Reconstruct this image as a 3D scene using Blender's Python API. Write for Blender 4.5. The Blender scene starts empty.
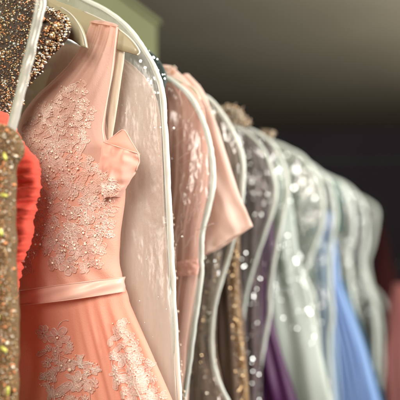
import bpy, math, random
import numpy as np
from mathutils import Vector, Matrix, noise
random.seed(7); rng = random.Random(11)
S = bpy.context.scene; COL = S.collection
PI = math.pi

# ---------------------------------------------------------------- camera & picture frame
LENS, SENS = 60.0, 36.0
K = SENS/LENS/400.0                       # tangent per reference pixel
PITCH = math.atan(35*K)
CAM = Vector((0, 0, 1.5))
cd = bpy.data.cameras.new('camera'); cam = bpy.data.objects.new('camera', cd); COL.objects.link(cam)
cam.location = CAM; cam.rotation_euler = (PI/2+PITCH, 0, 0)
cd.lens = LENS; cd.sensor_width = SENS; cd.clip_end = 200; cd.clip_start = .02
cd.dof.use_dof = True; cd.dof.focus_distance = 1.10; cd.dof.aperture_fstop = 2.3; cd.dof.aperture_blades = 0
S.camera = cam
cp, sp = math.cos(PITCH), math.sin(PITCH)
def ray(px, py):
    a, b = (px-200)*K, (200-py)*K
    return Vector((a, cp-b*sp, sp+b*cp))
DR = Vector((.36, 1, 0)).normalized()    # heading of the clothes rail
HX = Vector((DR.y, -DR.x, 0))             # across the rail, towards the aisle
def U(px, py, c, off=0.0):                # point on the hanging plane c metres along the rail, off metres towards the viewer
    d = ray(px, py); t = c/d.dot(DR)
    return CAM + d*t - DR*off
def nz(x, y, z=0.0): return noise.noise(Vector((x, y, z)))
def lerp(a, b, t): return a+(b-a)*t
def interp(pts, x):
    if x <= pts[0][0]: return pts[0][1]
    for (a, b), (c, d) in zip(pts, pts[1:]):
        if x <= c: return b+(d-b)*(x-a)/(c-a)
    return pts[-1][1]
def smooth_poly(pts, n=8):
    P = [Vector(p) for p in pts]; out = []
    for i in range(len(P)-1):
        p0, p1, p2, p3 = P[max(i-1, 0)], P[i], P[i+1], P[min(i+2, len(P)-1)]
        for k in range(n):
            t = k/n
            out.append(.5*((2*p1)+(p2-p0)*t+(2*p0-5*p1+4*p2-p3)*t*t+(3*p1-p0-3*p2+p3)*t**3))
    out.append(P[-1]); return out

# ---------------------------------------------------------------- mesh builder
def ico(sub):
    import bmesh
    bm = bmesh.new(); bmesh.ops.create_icosphere(bm, subdivisions=sub, radius=1)
    v = [tuple(x.co) for x in bm.verts]; f = [tuple(q.index for q in x.verts) for x in bm.faces]; bm.free(); return v, f
ICO1, ICO2 = ico(1), ico(2)
def hexsequin():
    v = [(0, 0, .35)]+[(math.cos(a*PI/3), math.sin(a*PI/3), 0) for a in range(6)]+[(0, 0, -.15)]
    f = [(0, 1+i, 1+(i+1) % 6) for i in range(6)]+[(7, 1+(i+1) % 6, 1+i) for i in range(6)]
    return v, f
SEQ = hexsequin()
DISC = ([(math.cos(a*PI/4), math.sin(a*PI/4), 0) for a in range(8)], [tuple(range(8))])
WIN = Vector((2.6, .6, 2.3))
class MB:
    def __init__(s): s.v = []; s.f = []; s.m = []
    def add(s, v, f, mi=0):
        o = len(s.v); s.v.extend(v); s.f.extend(tuple(i+o for i in q) for q in f); s.m.extend([mi]*len(f))
    def inst(s, T, M, mi=0):
        s.add([tuple(M @ Vector(p)) for p in T[0]], T[1], mi)
    def ball(s, c, r, mi=0, T=None):
        T = T or ICO1; s.add([(c[0]+p[0]*r, c[1]+p[1]*r, c[2]+p[2]*r) for p in T[0]], T[1], mi)
    def spin(s, c, sc, mi=0, T=None):
        R = Matrix.Rotation(rng.uniform(0, 6.3), 4, Vector((rng.uniform(-1, 1), rng.uniform(-1, 1), rng.uniform(-1, 1))).normalized())
        s.inst(T or SEQ, Matrix.Translation(c) @ R @ Matrix.Diagonal((sc[0], sc[1], sc[2], 1)), mi)
    def tube(s, P, r, n=6, mi=0, closed=False, flat=1.0, up=None):
        P = [Vector(p) for p in P]; N = len(P); v = []
        ref = up or DR
        for i, p in enumerate(P):
            a = P[(i-1) % N] if closed or i > 0 else p; b = P[(i+1) % N] if closed or i < N-1 else p
            t = (b-a)
            t = t.normalized() if t.length > 1e-9 else Vector((0, 0, 1))
            x = t.cross(ref); x = x.normalized() if x.length > 1e-5 else t.orthogonal().normalized()
            y = x.cross(t)
            rr = r[i] if isinstance(r, (list, tuple)) else r
            for k in range(n):
                q = 2*PI*k/n; w = p+x*math.cos(q)*rr+y*math.sin(q)*rr*flat; v.append(tuple(w))
        f = []
        for i in range(N if closed else N-1):
            j = (i+1) % N
            for k in range(n):
                l = (k+1) % n; f.append((i*n+k, i*n+l, j*n+l, j*n+k))
        if not closed: f.append(tuple(range(n))[::-1]); f.append(tuple((N-1)*n+k for k in range(n)))
        s.add(v, f, mi)
    def glint(s, p, r, mi, jit=.2):       # flat disc turned to flash window light at the camera; sequins and added highlights
        h = ((WIN-p).normalized()+(CAM-p).normalized()).normalized()+Vector((rng.gauss(0, jit), rng.gauss(0, jit), rng.gauss(0, jit)))
        q = h.to_track_quat('Z', 'Y').to_matrix().to_4x4()
        s.inst(DISC, Matrix.Translation(p) @ q @ Matrix.Diagonal((r, r*rng.uniform(.6, 1), r, 1)), mi)
    def build(s, name, mats, parent=None, smooth=True, label=None):
        me = bpy.data.meshes.new(name)
        off = parent_loc(parent)
        me.from_pydata([(a-off.x, b-off.y, c-off.z) for a, b, c in s.v], [], s.f)
        for m in (mats if isinstance(mats, (list, tuple)) else [mats]): me.materials.append(m)
        me.polygons.foreach_set('material_index', s.m)
        me.polygons.foreach_set('use_smooth', [smooth]*len(s.f)); me.update()
        o = bpy.data.objects.new(name, me); COL.objects.link(o)
        if parent: o.parent = parent
        if label: o['label'] = label
        return o
def parent_loc(p):
    v = Vector((0, 0, 0))
    while p: v = v+p.location; p = p.parent
    return v
def thing(name, label, cat, loc, group=None):
    o = bpy.data.objects.new(name, None); COL.objects.link(o); o.location = loc; o.empty_display_size = .05
    o['label'] = label; o['category'] = cat
    if group: o['group'] = group
    return o

# ---------------------------------------------------------------- materials
def mat(name): 
    m = bpy.data.materials.new(name); m.use_nodes = True; nt = m.node_tree; nt.nodes.clear()
    return m, nt, nt.nodes.new('ShaderNodeOutputMaterial')
def coord(nt, scale=(1, 1, 1)):
    t = nt.nodes.new('ShaderNodeTexCoord'); mp = nt.nodes.new('ShaderNodeMapping'); mp.inputs['Scale'].default_value = scale
    nt.links.new(t.outputs['Object'], mp.inputs['Vector']); return mp.outputs['Vector']
def noise_n(nt, vec, scale, detail=4, rough=.55):
    n = nt.nodes.new('ShaderNodeTexNoise'); n.inputs['Scale'].default_value = scale; n.inputs['Detail'].default_value = detail
    n.inputs['Roughness'].default_value = rough; nt.links.new(vec, n.inputs['Vector']); return n.outputs['Fac']
def ramp(nt, fac, a, b, p0=.35, p1=.65):
    r = nt.nodes.new('ShaderNodeValToRGB'); e = r.color_ramp.elements
    e[0].position = p0; e[1].position = p1; e[0].color = (*a, 1); e[1].color = (*b, 1); nt.links.new(fac, r.inputs['Fac']); return r.outputs['Color']
def cloth(name, col, col2=None, rough=.6, sheen=.4, alpha=1.0, trans=.25, scale=6, stretch=(1, 1, .25), weave=600, bump=.15, spec=.3):
    """woven cloth: tone drifts slightly, fine weave bump, some light passes through; alpha < 1 is an open net"""
    m, nt, out = mat(name); L = nt.links
    vec = coord(nt, stretch); f = noise_n(nt, vec, scale, 5)
    c = ramp(nt, f, col, col2 or tuple(x*.86 for x in col))
    p = nt.nodes.new('ShaderNodeBsdfPrincipled'); L.new(c, p.inputs['Base Color'])
    p.inputs['Roughness'].default_value = rough; p.inputs['Sheen Weight'].default_value = sheen; p.inputs['Sheen Roughness'].default_value = .4
    p.inputs['Specular IOR Level'].default_value = spec
    v2 = coord(nt); w = noise_n(nt, v2, weave, 2); w2 = noise_n(nt, coord(nt, (1, 1, .3)), 38, 4)
    ad = nt.nodes.new('ShaderNodeMath'); ad.operation = 'MULTIPLY_ADD'; ad.inputs[1].default_value = .55; L.new(w, ad.inputs[0]); L.new(w2, ad.inputs[2])
    b = nt.nodes.new('ShaderNodeBump'); b.inputs['Strength'].default_value = bump; b.inputs['Distance'].default_value = .004
    L.new(ad.outputs[0], b.inputs['Height']); L.new(b.outputs[0], p.inputs['Normal'])
    t = nt.nodes.new('ShaderNodeBsdfTranslucent'); L.new(c, t.inputs['Color']); L.new(b.outputs[0], t.inputs['Normal'])
    mx = nt.nodes.new('ShaderNodeMixShader'); mx.inputs[0].default_value = trans; L.new(p.outputs[0], mx.inputs[1]); L.new(t.outputs[0], mx.inputs[2])
    res = mx.outputs[0]
    if alpha < 1:
        tr = nt.nodes.new('ShaderNodeBsdfTransparent'); m2 = nt.nodes.new('ShaderNodeMixShader')
        ff = noise_n(nt, coord(nt, (1, 1, .2)), 14, 4)
        mr = nt.nodes.new('ShaderNodeMapRange'); mr.inputs['To Min'].default_value = max(0, alpha-.18); mr.inputs['To Max'].default_value = min(1, alpha+.18)
        L.new(ff, mr.inputs['Value']); L.new(mr.outputs[0], m2.inputs[0]); L.new(tr.outputs[0], m2.inputs[1]); L.new(res, m2.inputs[2]); res = m2.outputs[0]
    L.new(res, out.inputs['Surface']); return m
def shiny(name, col, rough=.2, metal=0.0, col2=None, spec=.5, scale=300):
    m, nt, out = mat(name); p = nt.nodes.new('ShaderNodeBsdfPrincipled')
    f = noise_n(nt, coord(nt), scale, 1); nt.links.new(ramp(nt, f, col, col2 or tuple(x*.7 for x in col)), p.inputs['Base Color'])
    p.inputs['Roughness'].default_value = rough; p.inputs['Metallic'].default_value = metal; p.inputs['Specular IOR Level'].default_value = spec
    nt.links.new(p.outputs[0], out.inputs['Surface']); return m
def film(name, milk, tint=(.86, .9, .84), crinkle=.6, gloss=.05, fres=.35, dist=.03, fs=13, det=2, gr=.1):
    """clear vinyl of a garment cover: see-through, glossy, slightly milky"""
    m, nt, out = mat(name); L = nt.links
    tr = nt.nodes.new('ShaderNodeBsdfTransparent'); tr.inputs[0].default_value = (.97, .975, .96, 1)
    df = nt.nodes.new('ShaderNodeBsdfDiffuse'); df.inputs[0].default_value = (*tint, 1)
    tl = nt.nodes.new('ShaderNodeBsdfTranslucent'); tl.inputs[0].default_value = (*tint, 1)
    dm = nt.nodes.new('ShaderNodeMixShader'); dm.inputs[0].default_value = .5; L.new(df.outputs[0], dm.inputs[1]); L.new(tl.outputs[0], dm.inputs[2])
    gl = nt.nodes.new('ShaderNodeBsdfGlossy'); gl.inputs['Roughness'].default_value = gr; gl.inputs[0].default_value = (1, 1, 1, 1)
    f = noise_n(nt, coord(nt, (1, 1, .4)), fs, det, .55)
    b = nt.nodes.new('ShaderNodeBump'); b.inputs['Strength'].default_value = crinkle; b.inputs['Distance'].default_value = dist; L.new(f, b.inputs['Height'])
    for n in (df, tl, gl): L.new(b.outputs[0], n.inputs['Normal'])
    mr = nt.nodes.new('ShaderNodeMapRange'); mr.inputs['From Min'].default_value = .35; mr.inputs['From Max'].default_value = .7
    mr.inputs['To Min'].default_value = milk*.55; mr.inputs['To Max'].default_value = milk*1.7; L.new(noise_n(nt, coord(nt, (1, 1, .15)), 16, 5), mr.inputs['Value'])
    m1 = nt.nodes.new('ShaderNodeMixShader'); L.new(mr.outputs[0], m1.inputs[0]); L.new(tr.outputs[0], m1.inputs[1]); L.new(dm.outputs[0], m1.inputs[2])
    lw = nt.nodes.new('ShaderNodeLayerWeight'); lw.inputs[0].default_value = .3; L.new(b.outputs[0], lw.inputs['Normal'])
    ma = nt.nodes.new('ShaderNodeMath'); ma.operation = 'MULTIPLY_ADD'; ma.inputs[1].default_value = fres; ma.inputs[2].default_value = gloss
    L.new(lw.outputs['Fresnel'], ma.inputs[0])
    m2 = nt.nodes.new('ShaderNodeMixShader'); L.new(ma.outputs[0], m2.inputs[0]); L.new(m1.outputs[0], m2.inputs[1]); L.new(gl.outputs[0], m2.inputs[2])
    L.new(m2.outputs[0], out.inputs['Surface']); return m

PEACH = cloth('peach chiffon', (.93, .56, .43), (.91, .48, .36), rough=.55, bump=.35, sheen=.3, trans=.35, scale=7)
SKIRT = cloth('coral chiffon skirt', (.94, .47, .34), (.92, .40, .28), rough=.55, bump=.3, sheen=.3, trans=.3, scale=5)
TULLE = cloth('peach tulle', (.93, .64, .53), (.89, .54, .44), rough=.6, sheen=.5, alpha=.8, bump=.35, trans=.4)
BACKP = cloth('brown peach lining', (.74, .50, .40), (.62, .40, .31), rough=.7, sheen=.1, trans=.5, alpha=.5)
SLEEVE = cloth('pale peach satin', (.93, .62, .51), (.92, .55, .44), rough=.5, sheen=.3, trans=.35, bump=.12)
SATIN = cloth('peach satin belt', (.93, .62, .51), (.92, .54, .43), rough=.42, sheen=.2, trans=.15, bump=.06, spec=.6)
LACE = cloth('pale blush lace cord', (.97, .86, .78), (.93, .62, .50), rough=.45, sheen=.3, trans=.25, scale=22, stretch=(1, 1, 1))
LACEF = cloth('sheer lace filling', (.96, .74, .65), (.94, .64, .53), rough=.6, alpha=.66, trans=.3)
PEARL = shiny('ivory pearl', (.93, .78, .62), .18, 0, (.9, .7, .55), .8)
STRAPW = cloth('ivory satin strap', (.84, .76, .62), (.8, .7, .56), rough=.35, sheen=.2, trans=.3)
HANG = shiny('beige plastic hanger', (.40, .36, .23), .35, 0, (.37, .33, .21), .5, 5)
RIM = shiny('glossy cream hanger rim', (.85, .82, .7), .2, 0, None, .6, 5)
PIPE = shiny('white vinyl piping', (.68, .71, .65), .34, 0, (.62, .66, .60), .5, 20)
CLEARP = film('translucent vinyl piping', .62, (.74, .75, .69), crinkle=.2, dist=.004, fs=40, det=3, gloss=.05, fres=.3, gr=.3)
FILMC = film('glass clear vinyl', .012, crinkle=1, gloss=.06, dist=.035, fs=16, det=2.5, fres=.14)
FILM1 = film('milky vinyl near', .22, (.86, .84, .77), crinkle=.5, dist=.014, fs=26, det=3.5, gloss=.025, fres=.13, gr=.3)
FILMB = film('clear vinyl with fine creases', .05, crinkle=.7, gloss=.035, dist=.02, fs=20, det=3, fres=.13, gr=.16)
FILM2 = film('clear vinyl', .035, crinkle=1, gloss=.10, dist=.035, fs=16, det=2.5, fres=.24)
FILM3 = film('hazy vinyl', .075, (.84, .90, .84), 1.0, .14, dist=.05, fs=12, det=2.8, fres=.24)
VEIL = cloth('blush tulle', (.93, .80, .73), (.82, .61, .53), rough=.6, alpha=.8, trans=.45, sheen=.6, scale=16, stretch=(1, 1, .15), bump=.9)
PINKL = cloth('salmon pink lace', (.85, .54, .45), (.78, .44, .36), rough=.55, trans=.3, scale=14, bump=.4)
BLUSH = cloth('smooth blush satin', (.84, .65, .56), (.81, .60, .51), rough=.45, trans=.3, bump=.05)
RED = cloth('coral red ruched satin', (.95, .15, .095), (.9, .11, .07), rough=.62, trans=.2, sheen=.2, bump=.2, spec=.2)
GOLDB = cloth('gold brown net', (.22, .14, .06), (.13, .075, .03), rough=.6, trans=.1, sheen=.03)
DARKN = cloth('dark brown net', (.075, .04, .025), (.045, .024, .017), rough=.6, trans=.1, sheen=.03)
BROWN = cloth('brown lace net', (.20, .13, .09), (.12, .08, .06), rough=.6, trans=.2, scale=25, sheen=.03)
TAN = cloth('tan gold trim cloth', (.32, .20, .10), (.2, .12, .06), rough=.4, trans=.1, sheen=.03)
MAUVE = cloth('grey mauve lace', (.22, .17, .18), (.12, .09, .10), rough=.5, trans=.2, scale=22, alpha=.85, sheen=.03)
PURPLE = cloth('deep purple satin', (.07, .012, .07), (.045, .008, .045), rough=.4, trans=.1, sheen=.03)
SILVER = cloth('pale silver green satin', (.62, .68, .62), (.48, .54, .49), rough=.35, trans=.3, scale=9)
GREYG = cloth('grey green organza', (.36, .41, .35), (.2, .24, .2), rough=.5, trans=.3, alpha=.5, scale=14)
PALEBLUE = cloth('pale blue chiffon', (.42, .55, .72), (.34, .47, .66), rough=.5, trans=.3)
BLUE = cloth('cornflower blue chiffon', (.32, .46, .76), (.22, .36, .68), rough=.45, trans=.3)
TEAL = cloth('dark teal satin', (.03, .10, .16), (.02, .07, .12), rough=.5, sheen=.03)
GREEN = cloth('bottle green tulle', (.05, .13, .10), (.035, .09, .075), rough=.5)
DKGREEN = cloth('dark green beaded net', (.035, .06, .05), (.02, .04, .035), rough=.5)
WHITEC = cloth('off white chiffon', (.62, .66, .60), (.5, .54, .48), rough=.5, trans=.3, alpha=.4)
OXBLOOD = cloth('dark red velvet', (.13, .03, .03), (.07, .018, .02), rough=.8, sheen=.03)
SALMON = cloth('salmon pink jersey', (.66, .27, .25), (.55, .2, .19), rough=.7, sheen=.03)
GOLD = shiny('gold bead', (.72, .50, .27), .25, .9)
BRONZE = shiny('bronze bead', (.36, .20, .11), .3, .85)
COPPER = shiny('copper orange bead', (.85, .36, .16), .3, .6)
CHAMP = shiny('champagne crystal', (.95, .86, .7), .12, .6)
SILV = shiny('silver sequin and glint', (.93, .95, .92), .2, .9, (.85, .88, .85))
LIME = shiny('lime yellow crystal', (.72, .70, .16), .15, .2)
STEEL = shiny('steel rail', (.5, .5, .5), .25, 1)
ROSE = cloth('champagne rosette silk', (.48, .36, .26), (.36, .26, .18), rough=.5, trans=.2, scale=30)

# ---------------------------------------------------------------- cloth surfaces
class Body:
    """closed hanging body; rows = (pxL,pyL,pxR,pyR) down the cloth"""
    def __init__(s, c, rows, thick=.03, folds=0, famp=.006, seed=0, wob=.004, foldfn=None, edge=0):
        s.c = c; s.rows = rows; s.thick = thick; s.folds = folds; s.famp = famp; s.seed = seed; s.wob = wob; s.foldfn = foldfn; s.edge = edge
    def row(s, v):
        R = s.rows; x = v*(len(R)-1); i = min(int(x), len(R)-2); t = x-i
        P = [R[max(i-1, 0)], R[i], R[i+1], R[min(i+2, len(R)-1)]]
        return [.5*((2*P[1][k])+(P[2][k]-P[0][k])*t+(2*P[0][k]-5*P[1][k]+4*P[2][k]-P[3][k])*t*t+(3*P[1][k]-P[0][k]-3*P[2][k]+P[3][k])*t**3) for k in range(4)]
    def bulge(s, u, v):
        b = s.thick*math.sqrt(max(0, 1-(2*u-1)**2))
        if s.folds:
            b += s.famp*math.sin(u*s.folds*2*PI+s.seed+1.5*nz(u*3, v*2, s.seed))*(.35+.65*v)
        b += s.wob*nz(u*5+s.seed, v*7, s.seed*1.7)
        if s.foldfn: b += s.foldfn(u, v)
        return b
    def pt(s, u, v, off=0, back=False):
        a, b, c, d = s.row(v)
        e = s.edge*nz(v*22, s.seed, 3)*(u*2-1) if s.edge else 0
        px = lerp(a, c, u)+e; py = lerp(b, d, u)
        B = s.bulge(u, v)
        return U(px, py, s.c, (-B*.8-.001-off if back else B+off))
    def at(s, px, py, off=0):             # surface point at a picture position (rows assumed level)
        lo, hi = 0.0, 1.0
        for _ in range(22):
            v = (lo+hi)/2; a, b, c, d = s.row(v); u = min(1, max(0, (px-a)/(c-a) if c != a else .5))
            if lerp(b, d, u) < py: lo = v
            else: hi = v
        return U(px, py, s.c, s.bulge(u, v)+off)
    def mesh(s, mb, nu=40, nv=90, mi=0, back=True):
        ring = [(k/nu, False) for k in range(nu+1)]+([(1-k/nu, True) for k in range(1, nu)] if back else [])
        n = len(ring); v = []
        for j in range(nv+1):
            for u, bk in ring: v.append(tuple(s.pt(u, j/nv, 0, bk)))
        f = []
        for j in range(nv):
            for k in range(n if back else n-1):
                l = (k+1) % n; f.append((j*n+k, (j+1)*n+k, (j+1)*n+l, j*n+l))
        mb.add(v, f, mi)
    def scatter(s, mb, n, size, mis, T=None, keep=None, urange=(0, 1), vrange=(0, 1), off=.001):
        k = 0; tries = 0
        while k < n and tries < n*6:
            tries += 1; u = rng.uniform(*urange); v = rng.uniform(*vrange)
            if keep and not keep(u, v): continue
            r = size[0]+(size[1]-size[0])*rng.random()**(2.6 if T == 'glint' else 1); p = s.pt(u, v, off)
            if T == 'glint': mb.glint(p, r*(1.25 if s.c > 1.3 else 1), rng.choice(mis)); k += 1; continue
            mb.spin(p, (r, r*rng.uniform(.7, 1), r*rng.uniform(.5, 1)), rng.choice(mis), T); k += 1
def LR(L, R, ys):                          # rows from left and right edge tables
    return [(interp(L, y), y, interp(R, y), y) for y in ys]
def yr(a, b, n): return [a+(b-a)*i/n for i in range(n+1)]

# ---------------------------------------------------------------- the room
def sheet(name, corners, m, thick=None, nrm=None):
    mb = MB(); mb.add([tuple(c) for c in corners], [(0, 1, 2, 3)]); o = mb.build(name, m, None, False); o['kind'] = 'structure'; return o
def paint(name, a, b, scale=1.5, rough=.8):
    m, nt, out = mat(name); p = nt.nodes.new('ShaderNodeBsdfPrincipled'); f = noise_n(nt, coord(nt), scale, 6)
    nt.links.new(ramp(nt, f, a, b), p.inputs['Base Color']); p.inputs['Roughness'].default_value = rough; p.inputs['Specular IOR Level'].default_value = .2
    bb = nt.nodes.new('ShaderNodeBump'); bb.inputs['Strength'].default_value = .1; nt.links.new(noise_n(nt, coord(nt), 80, 3), bb.inputs['Height']); nt.links.new(bb.outputs[0], p.inputs['Normal'])
    nt.links.new(p.outputs[0], out.inputs['Surface']); return m
CEIL = paint('warm grey ceiling paint', (.35, .32, .25), (.32, .29, .23))
WALL = paint('dark aubergine wall paint', (.056, .045, .053), (.048, .039, .047))
FLOOR = paint('dark floor', (.08, .07, .06), (.06, .05, .045))
GREENP = paint('olive green panel paint', (.145, .15, .075), (.125, .13, .065))
LINE = paint('grey trim', (.085, .08, .085), (.07, .065, .07))
ZC = 2.92
sheet('ceiling', [(-9, -4, ZC), (9, -4, ZC), (9, 10.5, ZC), (-9, 10.5, ZC)], CEIL)
sheet('floor', [(-9, -4, 0), (9, -4, 0), (9, 10.5, 0), (-9, 10.5, 0)], FLOOR)
def box(mb, a, b, mi=0):
    v = [(x, y, z) for x in (a[0], b[0]) for y in (a[1], b[1]) for z in (a[2], b[2])]
    mb.add(v, [(0, 1, 3, 2), (4, 6, 7, 5), (0, 4, 5, 1), (2, 3, 7, 6), (0, 2, 6, 4), (1, 5, 7, 3)], mi)
def obox(mb, o, ax, ay, az, mi=0):
    v = [tuple(Vector(o)+ax*i+ay*j+az*k) for i in (0, 1) for j in (0, 1) for k in (0, 1)]
    mb.add(v, [(0, 1, 3, 2), (4, 6, 7, 5), (0, 4, 5, 1), (2, 3, 7, 6), (0, 2, 6, 4), (1, 5, 7, 3)], mi)
# far wall is slightly turned, as the seam between it and the ceiling climbs to the right
t = thing('wall', 'dark aubergine wall across the back of the room under the ceiling', 'wall', (0, 9.5, 0))
m = MB(); obox(m, Vector((-9, 10.4, 0)), Vector((18, -2.4, 0)), Vector((0, .2, 0)), Vector((0, 0, ZC-.003))); m.build('wall_surface', WALL, t, False)
m = MB(); obox(m, Vector((-1, 9.28, 2.47)), Vector((8, -1.067, 0)), Vector((0, .03, 0)), Vector((0, 0, .045))); m.build('picture_rail', LINE, t, False)
# olive panel standing behind the rack
c_edge = ray(157, 25); pe = CAM+c_edge*2.7
mb = MB(); obox(mb, Vector((pe.x, pe.y, 0))-DR*3.6, DR*3.6, -HX*.06, Vector((0, 0, pe.z)))
t = thing('partition', 'olive green partition panel standing behind the clothes rack', 'partition', (pe.x, pe.y, 0)); mb.build('panel', GREENP, t, False)
mb = MB(); obox(mb, Vector((pe.x, pe.y, pe.z+.001))-DR*3.6+HX*.012, DR*3.61, -HX*.084, Vector((0, 0, .018))); mb.build('cap', GREENP, t, False)

# ---------------------------------------------------------------- rail
R0 = U(-30, -12, .987)
zr = R0.z
def rail(c): 
    return R0+DR*(c-.987)
t = thing('clothes_rail', 'long steel clothes rail the dresses hang from', 'clothes rail', rail(0))
m = MB(); m.tube([rail(-.6), rail(7.5)], .011, 16, up=Vector((0, 0, 1))); m.build('rail_tube', STEEL, t)
for q in (-.55, 7.3):
    m = MB(); p = rail(q); m.tube([(p.x, p.y, 0), (p.x, p.y, p.z)], .014, 14); m.build('upright', STEEL, t)
    a = p-HX*.3; b = p+HX*.3; m = MB(); m.tube([(a.x, a.y, .03), (b.x, b.y, .03)], .014, 12); m.build('foot', STEEL, t)

# ---------------------------------------------------------------- hangers
def slab(mb, pts, c, th, mi=0, bev=.0015):
    """flat solid from a picture outline standing on plane c"""
    n = len(pts); cx = sum(p[0] for p in pts)/n; cy = sum(p[1] for p in pts)/n
    def ringv(k, off): return [tuple(U(lerp(p[0], cx, k), lerp(p[1], cy, k), c, off)) for p in pts]
    v = ringv(.04, th/2)+ringv(0, th/2-bev)+ringv(0, -th/2+bev)+ringv(.04, -th/2)
    f = [tuple(range(n)), tuple(range(3*n, 4*n))[::-1]]
    for q in range(3):
        for i in range(n):
            j = (i+1) % n; f.append((q*n+i, (q+1)*n+i, (q+1)*n+j, q*n+j))
    mb.add(v, f, mi)
def hook(c, apex):
    p = U(apex[0], apex[1], c); r = rail(c); r = Vector((p.x, p.y, max(zr, p.z+.01)))
    m = MB(); pts = [p]
    rr = rail(c)
    m.tube([p, p.lerp(Vector((rr.x, rr.y, rr.z+.013)), .5)+HX*.012, Vector((rr.x, rr.y, rr.z+.014)), rr-HX*.013+Vector((0, 0, .006))], .0016, 8)
    return m
def hanger(label, c, outline, apex, rim=None, group=None):
    t = thing('hanger', label, 'hanger', U(apex[0], apex[1], c), group)
    m = MB(); slab(m, [tuple(p) for p in outline], c, .009); m.build('arm', HANG, t, True)
    if rim: m = MB(); m.tube([U(p[0], p[1], c, .003) for p in smooth_poly(rim, 6)], .0013, 8); m.build('rim', RIM, t)
    hook(c, apex).build('hook', STEEL, t)
    return t
def outl(top, bot): return [tuple(p) for p in smooth_poly(top, 6)]+[tuple(p) for p in smooth_poly(bot, 6)]
hanger('beige plastic hanger holding the front peach lace dress by its strap', .997,
       outl([(-110, 22), (-70, 4), (-30, -8), (10, -8), (50, -1), (85, 12), (112, 25), (130, 38), (140, 51)], [(138, 55.5), (122, 51), (104, 46), (80, 40), (50, 30), (10, 22), (-30, 20), (-70, 26), (-110, 36)]), (-27, -8),
       [(85, 12), (112, 25), (130, 38), (140, 51), (138, 55.5)])
hanger('beige hanger with a curved glossy rim, carrying the bronze beaded dress', .93,
       outl([(-150, 14), (-100, -12), (-55, -22), (-10, -18), (40, -3), (64, 9), (77, 20), (84, 32), (87.5, 48)], [(84, 47.5), (76, 42), (66, 38), (30, 28), (-30, 10), (-60, 8), (-150, 34)]), (-60, -22),
       [(62, 8), (72, 15), (79.5, 25), (85, 37), (87.5, 48)])
hanger('cream hanger tip inside the second vinyl cover, above the salmon lace dress', 1.262,
       outl([(-10, 66), (20, 50), (54, 44), (100, 50), (150, 68), (168, 76), (182, 82), (194, 88), (200, 96)], [(201, 102), (193, 101), (180, 98), (150, 90), (100, 76), (54, 66), (-10, 84)]), (54, 44),
       [(168, 76), (184, 83), (195, 89), (201, 100)])

# ---------------------------------------------------------------- peach lace dress
dress = thing('lace_dress', 'peach dress with pearl lace bodice and satin belt, in sharp focus at the front', 'dress', U(60, 60, .987))
CP = .987
ys1 = yr(27, 282, 26)
Lb = [(27, 91), (45, 84), (60, 75), (80, 56), (100, 34), (120, 20), (200, 13), (282, 13)]
Rb = [(27, 118), (60, 114), (80, 111), (110, 106), (128, 104), (140, 106), (152, 113), (170, 123), (186, 125.5), (205, 124), (240, 119), (262, 119), (282, 122)]
def bodfold(u, v):
    py = 27+255*v; b = 0
    if py < 170: b += (.0026*math.sin(u*17+1.2*math.sin(v*7))+.0012*math.sin(u*41+v*9))*min(1, (170-py)/70)
    if py > 225: b += .0022*math.sin((u*1.1-v*1.5)*30+2*nz(u*3, v*9))*min(1, (py-225)/30)*(.2+u)
    return b
def thick_b(): return .042
def tiltw(rows, f): return [(a, b+f(b), c, d) for a, b, c, d in rows]
body = Body(CP, tiltw(LR(Lb, Rb, ys1), lambda y: 17*((y-27)/255)**8-5*max(0, 1-(y-27)/40)), .036, wob=.003, foldfn=bodfold, seed=2)
class Body2(Body):
    def bulge(s, u, v):
        py = 27+255*v; T = .004+.034*min(1, max(0, (py-40)/120))
        b = T*math.sqrt(max(0, 1-(2*u-1)**2)) + s.wob*nz(u*5+s.seed, v*7, s.seed*1.7)+bodfold(u, v)
        if 215 < py: b += 0
        return b
body.__class__ = Body2
# upper sheer part (tulle) and opaque bodice are two parts
def submesh(B, v0, v1, nu, nv, mi=0, back=True):
    mb = MB(); ring = [(k/nu, False) for k in range(nu+1)]+([(1-k/nu, True) for k in range(1, nu)] if back else [])
    n = len(ring); v = []
    for j in range(nv+1):
        for u, bk in ring: v.append(tuple(B.pt(u, lerp(v0(u) if callable(v0) else v0, v1(u) if callable(v1) else v1, j/nv), 0, bk)))
    f = []
    for j in range(nv):
        for k in range(n if back else n-1):
            l = (k+1) % n; f.append((j*n+k, (j+1)*n+k, (j+1)*n+l, j*n+l))
    mb.add(v, f); return mb
vm = lambda u: (176-24*abs(math.sin(2*PI*u+.4))-27)/255
submesh(body, 0, vm, 60, 60, back=False).build('strap', TULLE, dress, label='sheer tulle shoulder strap widening into the bodice')
submesh(body, vm, 1, 70, 70).build('bodice', PEACH, dress)
bp = Body(1.008, LR([(44, 30), (70, 22), (90, 14), (120, 8), (160, 8)], [(44, 90), (70, 94), (90, 98), (120, 106), (160, 112)], yr(44, 160, 8)), .004, wob=.003, seed=9)
m = MB(); bp.mesh(m, 30, 30); m.build('back_panel', BACKP, dress)
# thin ivory back strap + the front strap's satin edge
m = MB()
bs = Body(1.004, [(117, 46, 125, 47), (115, 60, 124, 61), (113, 80, 121, 82), (110, 100, 118, 103), (108, 118, 115, 122), (107, 138, 112, 140)], .002, wob=.001)
bs.mesh(m, 8, 40); m.build('back_strap', STRAPW, dress)
m = MB(); m.tube([U(x, y, .975, .006) for x, y in smooth_poly([(118.5, 28), (115, 60), (111.5, 85), (106.5, 112), (104, 128), (106, 143)], 8)], .0014, 8)
m.build('strap_binding', SATIN, dress)
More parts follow.
